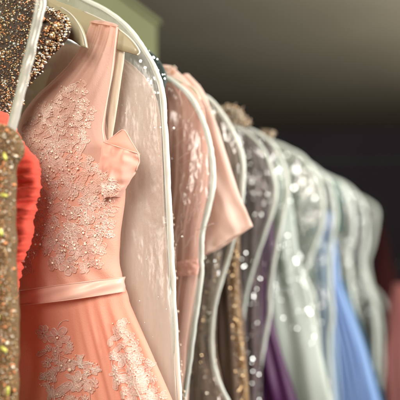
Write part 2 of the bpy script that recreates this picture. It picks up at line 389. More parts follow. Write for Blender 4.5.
# strap top folding over the hanger
m = MB(); a = []
for i in range(13):
    q = PI*i/12
    for k in range(13):
        px = 91+27*k/12; o = .003+.0012*math.sin(k*1.3); a.append(tuple(U(px+ (1-math.cos(q))*1.0, 22.8+4.4*k/12-math.sin(q)*(3.6-2.4*abs(k/6-1)**3), lerp(.981, 1.006, (1-math.cos(q))/2), o)))
m.add(a, [(i*13+k, (i+1)*13+k, (i+1)*13+k+1, i*13+k+1) for i in range(12) for k in range(12)]); m.build('strap_fold', TULLE, dress)
# dropped sleeve: folded pointed flap on the right
sleeve = Body(CP-.022, [(105, 142, 139, 153.5), (103, 150, 139.5, 158), (101, 160, 138, 166), (100, 170, 133, 175), (100, 180, 128, 184), (102, 190, 123, 191), (104, 199, 118, 197)], .018, wob=.007, seed=4,
              foldfn=lambda u, v: .0035*math.sin(u*9+v*5)*(1-u*.3)+.002*math.sin(u*21-v*7))
ds = MB(); sleeve.mesh(ds, 40, 40); ds = ds.build('dropped_sleeve', SLEEVE, dress)
m = MB(); a = []
for i in range(15):
    for k in range(15):
        x = lerp(lerp(105.5, 124, i/14), lerp(lerp(105.5, 139.3, i/14), 124, 0), k/14); y = lerp(lerp(142.5, 130, i/14), lerp(142.5, 154, i/14), k/14)
        a.append(tuple(U(x, y, CP-.016, .004*math.sin(i/14*PI)*math.sin(k/14*PI)-.0105*k/14*0)))
m.add(a, [(i*15+k, (i+1)*15+k, (i+1)*15+k+1, i*15+k+1) for i in range(14) for k in range(14)])
o = m.build('sleeve_lining', SLEEVE, ds); so = o.modifiers.new('t', 'SOLIDIFY'); so.thickness = .0015
m = MB()
m.tube([U(x, y, CP-.016, .0012) for x, y in smooth_poly([(105, 143), (114, 136), (124, 130), (132, 142), (139.3, 154)], 5)], .0008, 6)
m.tube([sleeve.pt(i/30, .004, .0006) for i in range(31)], .0008, 6)
m.tube([sleeve.pt(.995, i/30, .0006) for i in range(14)], .0007, 6)
m.build('sleeve_binding', SATIN, ds)
# skirt
ys2 = yr(284, 640, 36)
Ls = [(284, 12), (303, 10), (400, -12), (640, -70)]
Rs = [(284, 123), (292, 127), (303, 129), (320, 136), (350, 150), (400, 172), (460, 196), (640, 262)]
def skfold(u, v):
    k = min(1, v*6)
    g = 1/(1+math.exp(-(u-.66)*22))
    return k*(.0032*math.sin(u*78+2*nz(u*3, v*3))*g + .0008*math.sin(u*30+1)*(1-g) + .007*math.sin(u*9+.6+.8*nz(u*2,v*2)))
skirt = Body(CP, tiltw(LR(Ls, Rs, ys2), lambda y: 13*max(0, 1-(y-284)/60)**2), .036, wob=.004, foldfn=skfold, seed=5)
m = MB(); skirt.mesh(m, 130, 80); m.build('skirt', SKIRT, dress)
# belt: slightly tilted satin ribbon
def beltpt(s, w):                          # s 0..1 left→right, w 0..1 top→bottom
    px = lerp(8, 127.5, s); top = lerp(293.0, 276.5, s**1.05)-1.2*math.sin(s*PI); bot = lerp(304.5, 291.0, s**1.2)+.8*math.sin(s*PI)
    py = lerp(top, bot, w)
    off = .046*math.sqrt(max(0, 1-(2*min(max((px-11)/116, 0), 1)-1)**2))+.0075+.0018*math.sin(w*PI)+.0016*math.sin((w*1.6+s*2.4)*5)+.0022*nz(s*7, w*1.5+s*3)
    return U(px, py, CP, off)
m = MB(); a = []; NS, NW = 80, 10
for i in range(NS+1):
    for j in range(NW+1): a.append(tuple(beltpt(i/NS, j/NW)))
m.add(a, [(i*(NW+1)+j, i*(NW+1)+j+1, (i+1)*(NW+1)+j+1, (i+1)*(NW+1)+j) for i in range(NS) for j in range(NW)])
b = m.build('belt', SATIN, dress); so = b.modifiers.new('t', 'SOLIDIFY'); so.thickness = .002
m = MB()
for w in (0.02, .98): m.tube([beltpt(s/60, w)-DR*.001 for s in range(61)], .0007, 6)
m.build('belt_edging', SATIN, b)

# ---- lace
def lace_tube(mb, B, pts, r, off, closed=False):
    P = [B.at(x, y, off) for x, y in pts]; k0 = rng.uniform(0, 6); mb.tube(P, [r*(.85+.4*math.sin(k0+i*.9)) for i in range(len(P))], 5, 0, closed)
def petal_pts(cx, cy, ang, ln, wd, n=10):
    out = []
    for k in range(n+1):
        q = PI*k/n; r = math.sin(q)**.7*wd; x = ln*(1-math.cos(q))/2
        out.append((x, r))
    o2 = out+[(x, -r) for x, r in out[-2:0:-1]]
    ca, sa = math.cos(ang), math.sin(ang); h1, h2 = rng.uniform(-.3, .3), rng.uniform(0, 9)
    o2 = [(x, y+h1*x*x/max(ln, .1)+.05*wd*math.sin(x*2.3+h2)) for x, y in o2]
    return [(cx+x*ca-y*sa, cy+x*sa+y*ca) for x, y in o2]
def fill(mb, B, pts, off):
    cx = sum(p[0] for p in pts)/len(pts); cy = sum(p[1] for p in pts)/len(pts)
    v = [tuple(B.at(x, y, off)) for x, y in pts]+[tuple(B.at(cx, cy, off+.0012))]
    n = len(pts); mb.add(v, [(i, (i+1) % n, n) for i in range(n)], 1)
def flower(mb, B, cx, cy, r, petals=5, rot=None, off=.0022, pearl=True, cord=.00068):
    rot = rng.uniform(0, 6) if rot is None else rot
    for k in range(petals):
        a = rot+2*PI*k/petals; x, y = cx+math.cos(a)*r*.22, cy+math.sin(a)*r*.22
        pts = petal_pts(x, y, a, r*.82*rng.uniform(.75, 1.15), r*rng.uniform(.26, .38)); fill(mb, B, pts, off-.0008)
        lace_tube(mb, B, pts, cord, off, True)
        if r > 5.5:
            pin = petal_pts(x, y, a, r*.5, r*.17, 6); lace_tube(mb, B, pin, cord*.6, off+.0004, True)
    if pearl: mb.ball(B.at(cx, cy, off+.002), .0022 if r > 6 else .0016, 2, ICO2)
    else:
        mb.tube([B.at(cx+math.cos(q)*r*.2, cy+math.sin(q)*r*.2, off+.001) for q in [i*PI/4 for i in range(8)]], cord, 5, 0, True)
def leaf(mb, B, x, y, ang, ln, wd, off=.0022, cord=.00066):
    pts = petal_pts(x, y, ang, ln, wd, 12); fill(mb, B, pts, off-.0008); lace_tube(mb, B, pts, cord, off, True)
    ca, sa = math.cos(ang), math.sin(ang)
    lace_tube(mb, B, [(x+ca*ln*t, y+sa*ln*t) for t in (0, .3, .6, .95)], cord*.8, off+.0005)
    for t in (.25, .45, .65, .8):
        for sg in (-1, 1):
            h = wd*math.sin(PI*t)**.7*.85
            lace_tube(mb, B, [(x+ca*ln*(t-.1), y+sa*ln*(t-.1)), (x+ca*ln*(t+.05)-sa*h*sg, y+sa*ln*(t+.05)+ca*h*sg)], cord*.55, off+.0003)
def sprig(mb, B, x, y, ang, ln, off=.0022, cord=.00066):
    pts = []; a = ang
    for k in range(9):
        pts.append((x, y)); x += math.cos(a)*ln/8; y += math.sin(a)*ln/8; a += rng.uniform(-.12, .3)
    lace_tube(mb, B, pts, cord, off)
    for k in range(1, 9):
        sg = 1 if k % 2 else -1; aa = ang+sg*rng.uniform(.7, 1.2); px, py = pts[k]
        p2 = petal_pts(px, py, aa, rng.uniform(3.2, 5), rng.uniform(1.0, 1.5), 6)
        fill(mb, B, p2, off-.0006); lace_tube(mb, B, p2, cord*.75, off, True)
        if rng.random() < .35: mb.ball(B.at(px+math.cos(aa)*6, py+math.sin(aa)*6, off+.001), .0012, 2, ICO1)
def inside(p, poly):
    x, y = p; c = False; n = len(poly)
    for i in range(n):
        x1, y1 = poly[i]; x2, y2 = poly[(i+1) % n]
        if (y1 > y) != (y2 > y) and x < (x2-x1)*(y-y1)/(y2-y1)+x1: c = not c
    return c
regA = [(76, 88), (90, 92), (97, 112), (95, 130), (97, 150), (103, 172), (121, 176), (122, 196), (116, 212), (117, 236), (110, 262), (98, 270), (86, 262), (72, 268), (60, 258), (52, 248), (40, 262), (30, 250), (38, 215), (44, 190), (36, 168), (40, 150), (30, 132), (48, 118), (64, 104)]
lace = MB()
used = []
def free(x, y, r):
    for a, b, c in used:
        if (a-x)**2+(b-y)**2 < ((r+c)*.64)**2: return False
    return True
# recognisable blooms first
for x, y, r in [(52, 201, 9), (52, 268, 0), (94, 233, 10), (96, 252, 8), (70, 240, 9), (38, 266, 8), (60, 178, 7), (104, 245, 7), (80, 266, 8), (66, 262, 7), (48, 172, 6), (70, 160, 6), (82, 138, 6), (58, 225, 6), (50, 235, 7), (84, 214, 7), (100, 205, 7)]:
    if r: flower(lace, body, x, y, r); used.append((x, y, r))
for x, y, a, l, w in [(60, 172, -1.9, 18, 3.6), (54, 140, -.6, 16, 3), (40, 152, .4, 18, 3.4), (62, 214, -.7, 18, 4), (76, 120, -1.4, 18, 3), (72, 200, -1.1, 18, 3.6), (44, 215, 1.1, 18, 4), (88, 190, -1.0, 16, 3.4), (64, 150, -1.3, 16, 3), (36, 130, .5, 18, 2.8), (100, 224, -1.5, 16, 3.4), (48, 186, 2.4, 12, 3)]:
    leaf(lace, body, x, y, a, l, w); used.append((x+math.cos(a)*l/2, y+math.sin(a)*l/2, l*.33))
x0, x1, y0, y1 = 28, 124, 86, 274
for _ in range(2600):
    x, y = rng.uniform(x0, x1), rng.uniform(y0, y1)
    if not inside((x, y), regA): continue
    hi = y < 165; r = rng.uniform(2.8, 5.2) if hi else rng.uniform(3.2, 6.5)
    if not free(x, y, r) or x+r*1.3 > interp(Rb, y): continue
    used.append((x, y, r)); q = rng.random()
    if x+r*3 > interp(Rb, y): q = .1
    if q < (.35 if hi else .6): flower(lace, body, x, y, r, pearl=rng.random() < .6)
    elif q < .75: leaf(lace, body, x-r*.8, y+r*.3, rng.uniform(-2.2, .2), r*2.3, r*.55)
    else: sprig(lace, body, x, y+r, rng.uniform(-2.2, -.7), r*2.8)
for x, y, a, l in [(84, 110, -1.6, 26), (70, 122, -2.0, 24), (84, 130, -1.7, 20), (60, 130, -2.3, 20), (100, 172, -.6, 22), (104, 184, -1.2, 14), (44, 142, -2.4, 18), (92, 200, -.9, 18), (52, 118, -2.0, 14)]:
    sprig(lace, body, x, y, a, l)
for _ in range(170):                      # loose curling threads
    x, y = rng.uniform(x0, x1), rng.uniform(y0-4, y1)
    if not inside((x, y), regA): continue
    a = rng.uniform(-2.4, -.4); cv = rng.choice((-1, 1))*rng.uniform(.15, .5); P = []
    for k in range(10): P.append((x, y)); x += math.cos(a)*1.1; y += math.sin(a)*1.1; a += cv*(.5+k*.12)
    lace_tube(lace, body, P, .0005, .003)
for _ in range(150):
    x, y = rng.uniform(x0, x1), rng.uniform(y0, y1)
    if inside((x, y), regA): lace.ball(body.at(x, y, .005), rng.choice((.0011, .0014, .002)), 2, ICO2)
lace.build('lace_applique', [LACE, LACEF, PEARL], dress, label='pale floral lace with pearls covering the bodice')
# beads & curls over the sleeve root
lace = MB()
class Shift(Body2): pass
for _ in range(60):
    x, y = rng.uniform(102, 128), rng.uniform(160, 195)
    if (x-102)+(195-y)*.8 > 27 or x > 120: continue
    P = lambda a, b: sleeve.at(a, b, .0016)
    r = rng.uniform(2.2, 4)
    for k in range(5):
        a = 2*PI*k/5+x; pts = petal_pts(x+math.cos(a)*.6, y+math.sin(a)*.6, a, r, r*.36, 6); lace.tube([P(u, v) for u, v in pts], .00055, 5, 0, True)
    if rng.random() < .5: lace.ball(P(x, y)-DR*.001, .0015, 2, ICO1)
lace.build('lace_applique', [LACE, LACEF, PEARL], dress, label='small lace blooms scattered at the root of the dropped sleeve')
def spray(B, poly, used, n, rr, pk=.72, xcap=None, tend=60):
    mb = MB(); used = list(used)
    xs = [p[0] for p in poly]; ys = [p[1] for p in poly]
    for _ in range(n):
        x, y = rng.uniform(min(xs), max(xs)), rng.uniform(min(ys), max(ys)); r = rng.uniform(*rr)
        if not inside((x, y), poly) or (xcap and x+r*.8 > xcap(y)): continue
        if any((a-x)**2+(b-y)**2 < ((r+c)*pk)**2 for a, b, c in used): continue
        used.append((x, y, r)); q = rng.random()
        if xcap and x+r*2.6 > xcap(y): q = .1
        if q < .45: flower(mb, B, x, y, r, pearl=rng.random() < .35)
        elif q < .75: leaf(mb, B, x-r*.6, y+r*.5, rng.uniform(-2, .4), r*2, r*.5)
        else: sprig(mb, B, x, y+r, rng.uniform(-2.2, -.7), r*2.3)
    for _ in range(tend):
        x, y = rng.uniform(min(xs), max(xs)), rng.uniform(min(ys), max(ys))
        if not inside((x, y), poly) or (xcap and x > xcap(y)-8): continue
        a = rng.uniform(-2.4, -.4); cv = rng.choice((-1, 1))*rng.uniform(.1, .45); P = []
        for k in range(12): P.append((x, y)); x += math.cos(a)*1.3; y += math.sin(a)*1.3; a += cv*(.4+k*.1)
        lace_tube(mb, B, P, .0005, .0026)
    return mb
cen = [(50, 328), (62, 322), (80, 330), (78, 350), (86, 356), (103, 364), (106, 392), (112, 430), (54, 430), (58, 392), (52, 372), (58, 350)]
pre = [(68, 335, 11), (53, 331, 8), (72, 362, 6.5), (66, 348, 5), (91, 375, 8)]
lace = spray(skirt, cen, pre, 900, (3, 5.6), .74, None, 26)
flower(lace, skirt, 68, 335, 11, 5, .3); flower(lace, skirt, 53, 331, 8, 6, .2, pearl=False); flower(lace, skirt, 72, 362, 6.5); flower(lace, skirt, 66, 348, 5)
flower(lace, skirt, 91, 375, 8); lace.ball(skirt.at(80, 366, .005), .0034, 2, ICO2); lace.ball(skirt.at(80, 357, .005), .0022, 2, ICO2)
for x, y, a, l, w in [(56, 348, 2.9, 10, 2.4), (64, 392, -.7, 22, 4.4), (88, 362, -.2, 18, 3.4), (60, 368, 2.4, 13, 2.6)]: leaf(lace, skirt, x, y, a, l, w, cord=.0008)
lace_tube(lace, skirt, smooth_poly([(68, 342), (70, 360), (64, 380), (66, 400), (72, 430)], 5), .0008, .003)
lace_tube(lace, skirt, smooth_poly([(68, 342), (62, 352), (57, 366), (60, 385), (66, 400)], 5), .0006, .003)
lace_tube(lace, skirt, smooth_poly([(70, 352), (80, 356), (92, 362), (98, 378), (100, 400)], 5), .0006, .003)
lace.build('lace_applique', [LACE, LACEF, PEARL], dress, label='large lace flower spray on the middle of the skirt')
edg = [(118, 322), (128, 320), (176, 400), (192, 440), (140, 440), (138, 400), (128, 380), (120, 350)]
lace = spray(skirt, edg, [], 1600, (3, 5.8), .62, lambda y: interp(Rs, y)-1, 60)
lace_tube(lace, skirt, smooth_poly([(121, 326), (128, 345), (140, 372), (152, 400), (166, 436)], 6), .0007, .003)
lace.build('lace_applique', [LACE, LACEF, PEARL], dress, label='lace border running down the right edge of the skirt')

# ---------------------------------------------------------------- garment covers (vinyl bags with white piping)
def bag(label, c, pipe, cx, filmm, r=.0045, thick=.024, seed=0, sparkle=0, ssize=(.0008, .002), bottom=640, pflat=.75, pm=None, sv=(0, .6), su=(.45, 1)):
    P = smooth_poly(pipe, 8)
    tab = [(p[1], p[0]) for p in P]
    y0 = P[0][1]; yb = P[-1][1]
    t = thing('garment_bag', label, 'garment bag', U(cx, y0, c), 'clear garment bags with white piping along the rail')
    if bottom > yb: P = P+[Vector((P[-1][0]+(P[-1][0]-P[-6][0])*.15, bottom))]; tab.append((bottom, P[-1][0]))
    ys = []
    n = 40; ys = [y0+(bottom-y0)*(i/n)**1.8 for i in range(n+1)]
    rows = []
    for y in ys:
        xr = interp(tab, y); rows.append((2*cx-xr-4 if xr > cx else cx-1, y, xr, y))
    B = Body(c, rows, thick, folds=3, famp=.005, seed=seed, wob=.018)
    m = MB(); B.mesh(m, 46, 90)
    if sparkle: B.scatter(m, sparkle, ssize, [1], 'glint', urange=su, vrange=sv, off=.001)  # added silver discs standing in for highlights on the creased vinyl
    m.build('film', [filmm, SILV], t)
    m = MB(); m.tube([U(p[0]+.9*nz(p[1]*.045, seed)+.35*nz(p[1]*.19, seed, 4), p[1], c, .002+.002*nz(p[1]*.08, seed, 9)) for p in P], [r*(1+.16*nz(p[1]*.25, seed, 2)) for p in P], 10, flat=pflat)
    m.tube([U(p[0]-2.4*(1.1/c), p[1], c, .004) for p in P], r*.28, 6)           # stitched inner edge
    m.build('piping', pm or PIPE, t)
    m = MB(); m.tube([U(2*cx-p[0]-4, p[1], c, .002) for p in P], r, 8, flat=pflat); m.build('piping', PIPE, t)
    return B, t
bag('nearest clear bag with a broad white piping slanting across the bronze beaded dress', .80, [(34, -60), (41, -20), (42, 0), (37, 28), (29, 62), (20, 100), (11, 134), (-4, 180), (-10, 240)], -75, film('very clear vinyl', .01, gloss=.0, fres=.05), r=.0072, thick=.012, seed=1, pm=CLEARP, bottom=640)
bag('milky clear bag with white piping arching behind the front peach lace dress', 1.045, [(35, -22), (60, -12), (85, 0), (110, 13), (130, 30), (147, 53), (157, 72), (163, 93), (166, 128), (168, 165), (170, 205), (173, 270), (176, 330), (180, 400)], -30, FILM1, r=.0046, seed=2, sparkle=120, ssize=(.0003, .0016), su=(.7, .99), sv=(.1, .85))
bag('clear bag whose piping bows out around the salmon lace dress', 1.24, [(120, 62), (150, 70), (170, 80), (188, 94), (202, 117), (210, 143), (213.5, 168), (213, 190), (208, 212), (203, 233), (202, 258), (201, 280), (195, 325), (188, 376), (184, 400)], 55, FILMB, r=.0052, seed=3, sparkle=40, ssize=(.0006, .0012), su=(.6, .98))
bag('clear bag with wavy piping directly behind the hanging blush cap sleeve', 1.449, [(170, 92), (200, 95), (213, 102), (226, 120), (237, 140), (243.5, 160), (243, 185), (240, 215), (232, 245), (222, 280), (215, 306), (212, 340), (216, 372), (229, 402)], 103, FILM2, r=.0052, seed=4, sparkle=110, ssize=(.0007, .0018))
bag('clear bag with slanting piping in front of the deep purple dress', 1.762, [(205, 120), (232, 126), (252, 137), (266, 155), (274, 178), (275, 200), (264, 236), (252, 272), (244, 307), (240, 360), (242, 400)], 158, FILMC, r=.0058, seed=5, sparkle=150, ssize=(.001, .0024))
bag('clear bag with bowed piping between the purple dress and the silver satin dress', 1.86, [(225, 124), (252, 131), (272, 144), (284, 166), (288, 192), (282, 220), (274, 262), (270, 290), (270, 312), (263, 348), (255, 400)], 180, FILMC, r=.0062, seed=6, sparkle=200, ssize=(.001, .003))
bag('hazy clear bag crowded with bright sparkles over the silver satin dress', 2.536, [(262, 140), (285, 148), (305, 160), (317, 180), (322, 202), (322, 222), (313, 250), (304, 274), (312, 296), (318, 340), (322, 400)], 238, FILM3, r=.0095, seed=7, sparkle=230, ssize=(.0014, .004))
bag('hazy clear bag with white piping left of the cornflower blue dress', 2.875, [(285, 154), (305, 162), (322, 175), (332, 192), (335, 222), (331, 248), (330, 280), (332, 312), (329, 346), (332, 400)], 260, FILM3, r=.0105, seed=8, sparkle=180, ssize=(.0016, .0045))
bag('hazy clear bag with piping crossing the cornflower blue dress', 3.385, [(305, 168), (325, 176), (341, 186), (350, 202), (353, 222), (349, 255), (351, 290), (356, 320), (352, 360), (356, 400)], 286, FILM2, r=.0125, seed=9, sparkle=150, ssize=(.002, .005))
bag('hazy pale bag right of the cornflower blue dress', 4.16, [(325, 178), (342, 184), (356, 196), (364, 212), (366, 240), (362, 262), (368, 285), (374, 310), (376, 345), (374, 400)], 313, FILMC, r=.015, seed=10, sparkle=170, ssize=(.003, .006), bottom=520)
bag('thin far bag whose piping shows against the dark wall', 5.0, [(340, 190), (362, 199), (375, 209), (376, 222), (372, 245), (367, 262), (372, 290), (380, 320), (382, 352), (380, 400)], 334, FILMC, r=.016, seed=11, sparkle=80, ssize=(.003, .006), bottom=480)
bag('farthest pale bag with a looped piping end beside the salmon garment', 6.2, [(352, 270), (368, 284), (380, 296), (390, 316), (393, 328), (390, 338), (384, 344), (384, 356), (382, 372)], 348, FILMC, r=.019, seed=12, bottom=420)

# ---------------------------------------------------------------- the other garments
def garment(name, label, cat, c, L, R, y0, y1, m, part='dress_body', thick=.03, folds=6, famp=.006, seed=0, wob=.006, nv=70, nu=60, beads=None):
    t = thing(name, label, cat, U((interp(L, y0)+interp(R, y0))/2, y0, c))
    B = Body(c, LR(L, R, yr(y0, y1, 30)), thick, folds, famp, seed, wob); mb = MB(); B.mesh(mb, nu, nv)
    if beads:
        for a in beads[0]: B.scatter(mb, *a)
    mb.build(part, [m]+(beads[1] if beads else []), t)
    return B, t
# bronze beaded dress, upper left
t = thing('beaded_dress', 'dark bronze beaded dress with a jagged jewelled shoulder, at the upper left', 'dress', U(20, 30, .90))
Rg = [(-12, 40), (5, 44), (13, 57), (18, 69), (25, 72), (40, 68), (50, 58), (58, 48), (70, 43), (78, 34), (93, 26), (110, 19), (124, 11), (180, -6), (330, -6)]
B = Body(.90, LR([(-12, -30), (330, -60)], Rg, yr(-12, 330, 60)), .022, wob=.008, seed=3, edge=4)
m = MB(); B.mesh(m, 40, 90); m.build('dress_body', DARKN, t)
m = MB(); gk = lambda u, v: v < .42
B.scatter(m, 2000, (.0008, .0022), [0, 0, 1, 1, 1, 2, 3], ICO1, gk, (.25, 1), (0, .42), .0015)
B.scatter(m, 700, (.0018, .0034), [0, 1, 2, 4], SEQ, gk, (.25, 1), (0, .42), .002)
B.scatter(m, 420, (.0014, .003), [0, 1, 3, 4], ICO1, gk, (.93, 1.0), (0, .42), .0)
B.scatter(m, 160, (.003, .0045), [0, 1, 4], ICO1, gk, (.4, 1.0), (0, .42), .0)
m.build('beading', [GOLD, BRONZE, COPPER, CHAMP, SILV], t)
m = MB()                                   # jewelled shoulder clusters
for x, y, r in [(65, 31, 5), (61, 40, 4), (68, 22, 3.5), (57, 47, 3), (39, 67, 3.5), (33, 75, 3), (8, 32, 5), (10, 58, 6), (28, 85, 2.5), (52, 24, 3), (56, 34, 3.4)]:
    ce = U(x, y, .90, .026); m = MB()
    for k in range(7):
        a = 2*PI*k/7; m.spin(ce+HX*math.cos(a)*r*.0009+Vector((0, 0, math.sin(a)*r*.0009)), (r*.00075, r*.00045, r*.0004), rng.choice([0, 1, 3]), ICO2)
    m.ball(ce-DR*.002, r*.0007, 2, ICO2)
    m.build('jewel_cluster', [COPPER, GOLD, CHAMP, BRONZE], t)
# coral red ruched
t = thing('ruched_dress', 'coral red satin dress with tight ruched side, behind the gold beaded edge', 'dress', U(5, 150, .87))
Rr = [(112, 4), (118, 9), (130, 15), (146, 24), (154, 32), (163, 38), (180, 39.5), (195, 38), (212, 34), (225, 30), (238, 30), (250, 26), (262, 22), (280, 17), (300, 15), (420, 6)]
def ruche(u, v):
    y = 112+308*v; k = (y*1.0-u*9)+1.4*nz(u*2, y*.06, 4)
    return .014*(.5-1.6*abs(nz(u*1.1, y*.10+u*1.3, 7)))+.007*(.5-1.6*abs(nz(u*2.0+5, y*.22+u*2.0, 3)))+.0008*nz(u*8, y*.6, 1)
    return .0065*(abs(math.sin(k*.27+1.1*nz(y*.05, u*1.5, 7)))**.55)*(.35+.65*u)+.0018*nz(u*6, y*.22, 2)
B = Body(.865, LR([(112, -30), (420, -30)], Rr, yr(112, 420, 50)), .02, wob=.003, foldfn=ruche, seed=4, edge=2.2)
m = MB(); B.mesh(m, 40, 260); m.build('ruched_panel', RED, t)
# gold beaded strip, nearest
t = thing('beaded_gown', 'gold beaded gown edge with lime crystals, blurred at the lower left corner', 'dress', U(0, 130, .77))
Rn = [(124, 4), (128, 13), (136, 20), (146, 24), (156, 22), (166, 15), (200, 14), (260, 15.5), (320, 18), (360, 18.5), (420, 17), (520, 18)]
B = Body(.765, LR([(124, -14), (520, -30)], Rn, yr(124, 520, 50)), .014, wob=.004, foldfn=lambda u, v: .003*math.sin(u*16), seed=6, edge=1.5)
m = MB(); B.mesh(m, 30, 160); m.build('gown_edge', GOLDB, t)
m = MB(); B.scatter(m, 3000, (.0007, .0018), [0, 4, 1, 3, 4, 4, 0], ICO1, None, (.42, 1), (0, .75)); B.scatter(m, 70, (.0022, .0032), [3, 1], ICO2, None, (.45, 1), (0, .75), .002)
m.build('beading', [GOLD, COPPER, LIME, CHAMP, BRONZE], t)
m = MB()
for x, y, a in [(6, 315, 1.3), (12, 347, .6), (3, 340, 1.0), (16, 388, 1.6), (4, 392, .5), (9, 232, 1.2), (12, 196, .2), (5, 282, .9), (13, 158, 1.2)]:
    R = Matrix(((HX.x, 0, -DR.x, 0), (HX.y, 0, -DR.y, 0), (0, 1, 0, 0), (0, 0, 0, 1)))
    m = MB(); m.inst(ICO2, Matrix.Translation(U(x, y, .765, .018)) @ R @ Matrix.Rotation(-a, 4, 'Z') @ Matrix.Diagonal((.0065, .0028, .002, 1)), 0); m.build('crystal', LIME, t)
# blush tulle inside the milky bag
B, t = garment('tulle_dress', 'pale blush tulle dress veiled inside the milky bag behind the peach dress', 'dress', 1.05, [(50, 60), (100, 40), (200, 30), (640, -20)],
        [(50, 112), (60, 128), (75, 144), (95, 157), (120, 161), (200, 164), (300, 170), (400, 176), (640, 190)], 50, 640, VEIL, thick=.010, folds=13, famp=.003, seed=8, wob=.006, nu=120)
# dark green beaded shoulder behind the milky bag
B, t = garment('sequined_dress', 'dark green sequined dress, only its shoulder showing above the milky bag piping', 'dress', 1.15, [(38, 110), (60, 90), (300, 90)],
        [(38, 125), (46, 143), (56, 156), (68, 165), (78, 167), (110, 160), (300, 150)], 38, 300, DKGREEN, thick=.02, folds=0, seed=2, beads=([(500, (.0011, .0026), [1, 0, 0], 'glint', None, (.3, 1), (0, .25), .001)], [SILV]))
m = MB()
for k in range(40): m.spin(U(rng.uniform(158, 178), rng.uniform(66, 76), 1.29, rng.uniform(0, .01)), (.0028, .0018, .0012), rng.choice([0, 1, 2]), ICO1)
t2 = thing('embroidered_dress', 'red and gold embroidered neckline peeking over the second bag', 'dress', U(160, 72, 1.29))
m.build('embroidery', [COPPER, CHAMP, BLUSH], t2)
B = Body(1.295, LR([(66, 150), (300, 120)], [(66, 172), (74, 184), (90, 194), (300, 180)], yr(66, 300, 12)), .01, seed=3); m = MB(); B.mesh(m, 20, 40); m.build('dress_body', BLUSH, t2)
# salmon lace dress in the second bag
B, t = garment('lace_dress', 'salmon pink lace dress inside the second bag, with pearls down its edge', 'dress', 1.25, [(84, 150), (200, 140), (640, 110)],
        [(84, 186), (92, 198), (110, 205), (150, 208), (190, 208), (230, 200), (262, 199), (300, 193), (350, 186), (420, 184), (640, 186)], 84, 640, PINKL, thick=.014, folds=8, famp=.004, seed=6)
m = MB()
for k in range(60):
    y = 215+k*3.3; x = interp([(215, 174), (260, 178), (300, 178), (350, 182), (420, 188)], y)+rng.uniform(-2, 2)
    if math.sin(y*.21) > -.2: m.ball(U(x, y, 1.22, .015), rng.uniform(.0014, .0032), 0, ICO2)
for k in range(22): m.ball(U(167.5+rng.uniform(-1, 2), 112+k*2.6, 1.22, .016), rng.uniform(.001, .0022), 0, ICO1)
m.tube([U(interp([(110, 168), (165, 168), (215, 174), (260, 178), (300, 178), (350, 182), (420, 188)], y), y, 1.22, .0145) for y in range(110, 418, 6)], .0007, 5)
m.build('pearl_trim', PEARL, t)
m = MB(); Bs = Body(1.215, [(176, 262, 198, 258), (176, 268, 199, 266), (177, 276, 198, 275)], .005, wob=.004, seed=2); Bs.mesh(m, 16, 12); m.build('waistband', PINKL, t)
m = MB()                                   # raised lace veins
for k in range(26):
    x, y = rng.uniform(172, 204), rng.uniform(105, 250); a = rng.uniform(-1.6, -.3)
    m.tube([U(x+math.cos(a)*s*3+math.sin(s)*1.2, y+math.sin(a)*s*3, 1.232, .018) for s in range(7)], .0005, 4)
m.build('lace_applique', BLUSH, t)
# blush dress with cap sleeve
t = thing('satin_dress', 'smooth blush satin dress with a wide cap sleeve hanging between two bags', 'dress', U(190, 85, 1.33))
B = Body(1.32, [(168, 82, 189, 74), (172, 100, 203, 90), (180, 130, 214, 116), (186, 160, 224, 146), (190, 190, 233, 174), (195, 215, 241, 198), (200, 240, 248, 214), (203, 256, 253, 226)], .013, folds=2, famp=.004, seed=7, wob=.008)
m = MB(); B.mesh(m, 40, 50); m.build('cap_sleeve', BLUSH, t)
m = MB(); m.tube([U(x, y, 1.32, .006) for x, y in smooth_poly([(203, 256), (222, 247), (238, 236), (253, 226)], 8)], .0016, 8); m.build('sleeve_hem', BLUSH, t)
B = Body(1.345, LR([(85, 150), (640, 120)], [(85, 200), (150, 206), (260, 200), (400, 188), (640, 186)], yr(85, 640, 20)), .012, 6, .004, 3); m = MB(); B.mesh(m, 40, 50); m.build('dress_body', BLUSH, t)
# brown sequin lace
B, t = garment('beaded_dress', 'brown net dress with scattered gold beads under the blush cap sleeve', 'dress', 1.475, [(110, 180), (640, 165)],
        [(110, 206), (200, 214), (250, 221), (300, 217), (350, 216), (400, 226), (640, 240)], 110, 640, BROWN, thick=.014, folds=5, famp=.004, seed=5)
m = MB(); B.scatter(m, 900, (.0007, .0017), [0, 1, 2], ICO1, None, (.3, 1), (.2, .66)); B.scatter(m, 420, (.0007, .0017), [0, 1], 'glint', None, (.3, 1), (.2, .66)); m.build('beading', [GOLD, CHAMP, BRONZE], t)
# brown gown with tan trim and rosette
B, t = garment('evening_gown', 'brown gown with a thick tan gold trim down its edge and a beige silk rosette', 'dress', 1.585, [(118, 196), (640, 190)],
        [(118, 232), (150, 238), (200, 240), (240, 240), (280, 240), (340, 246), (400, 250), (640, 262)], 118, 640, BROWN, thick=.018, folds=5, famp=.005, seed=9)
m = MB(); m.tube([U(x, y, 1.565, .018+.002*nz(y*.2, 1)) for x, y in smooth_poly([(236, 215), (237, 240), (236, 280), (238, 310), (241, 340), (245, 375), (247, 410), (252, 640)], 10)], .0095, 14); m.build('trim', TAN, t)
m = MB(); 
for k in range(260):
    y = rng.uniform(225, 410); x = interp([(215, 236), (240, 237), (280, 236), (340, 241), (400, 246)], y)
    m.spin(U(x+rng.uniform(-5.5, 5.5), y, 1.565, .027), (.003, .0024, .002), rng.choice([0, 1, 2, 2]), ICO1)
    if k % 3 == 0: m.glint(U(x+rng.uniform(-5, 5), y, 1.565, .031), .0014, 0)
m.build('beading', [GOLD, CHAMP, BRONZE], t)
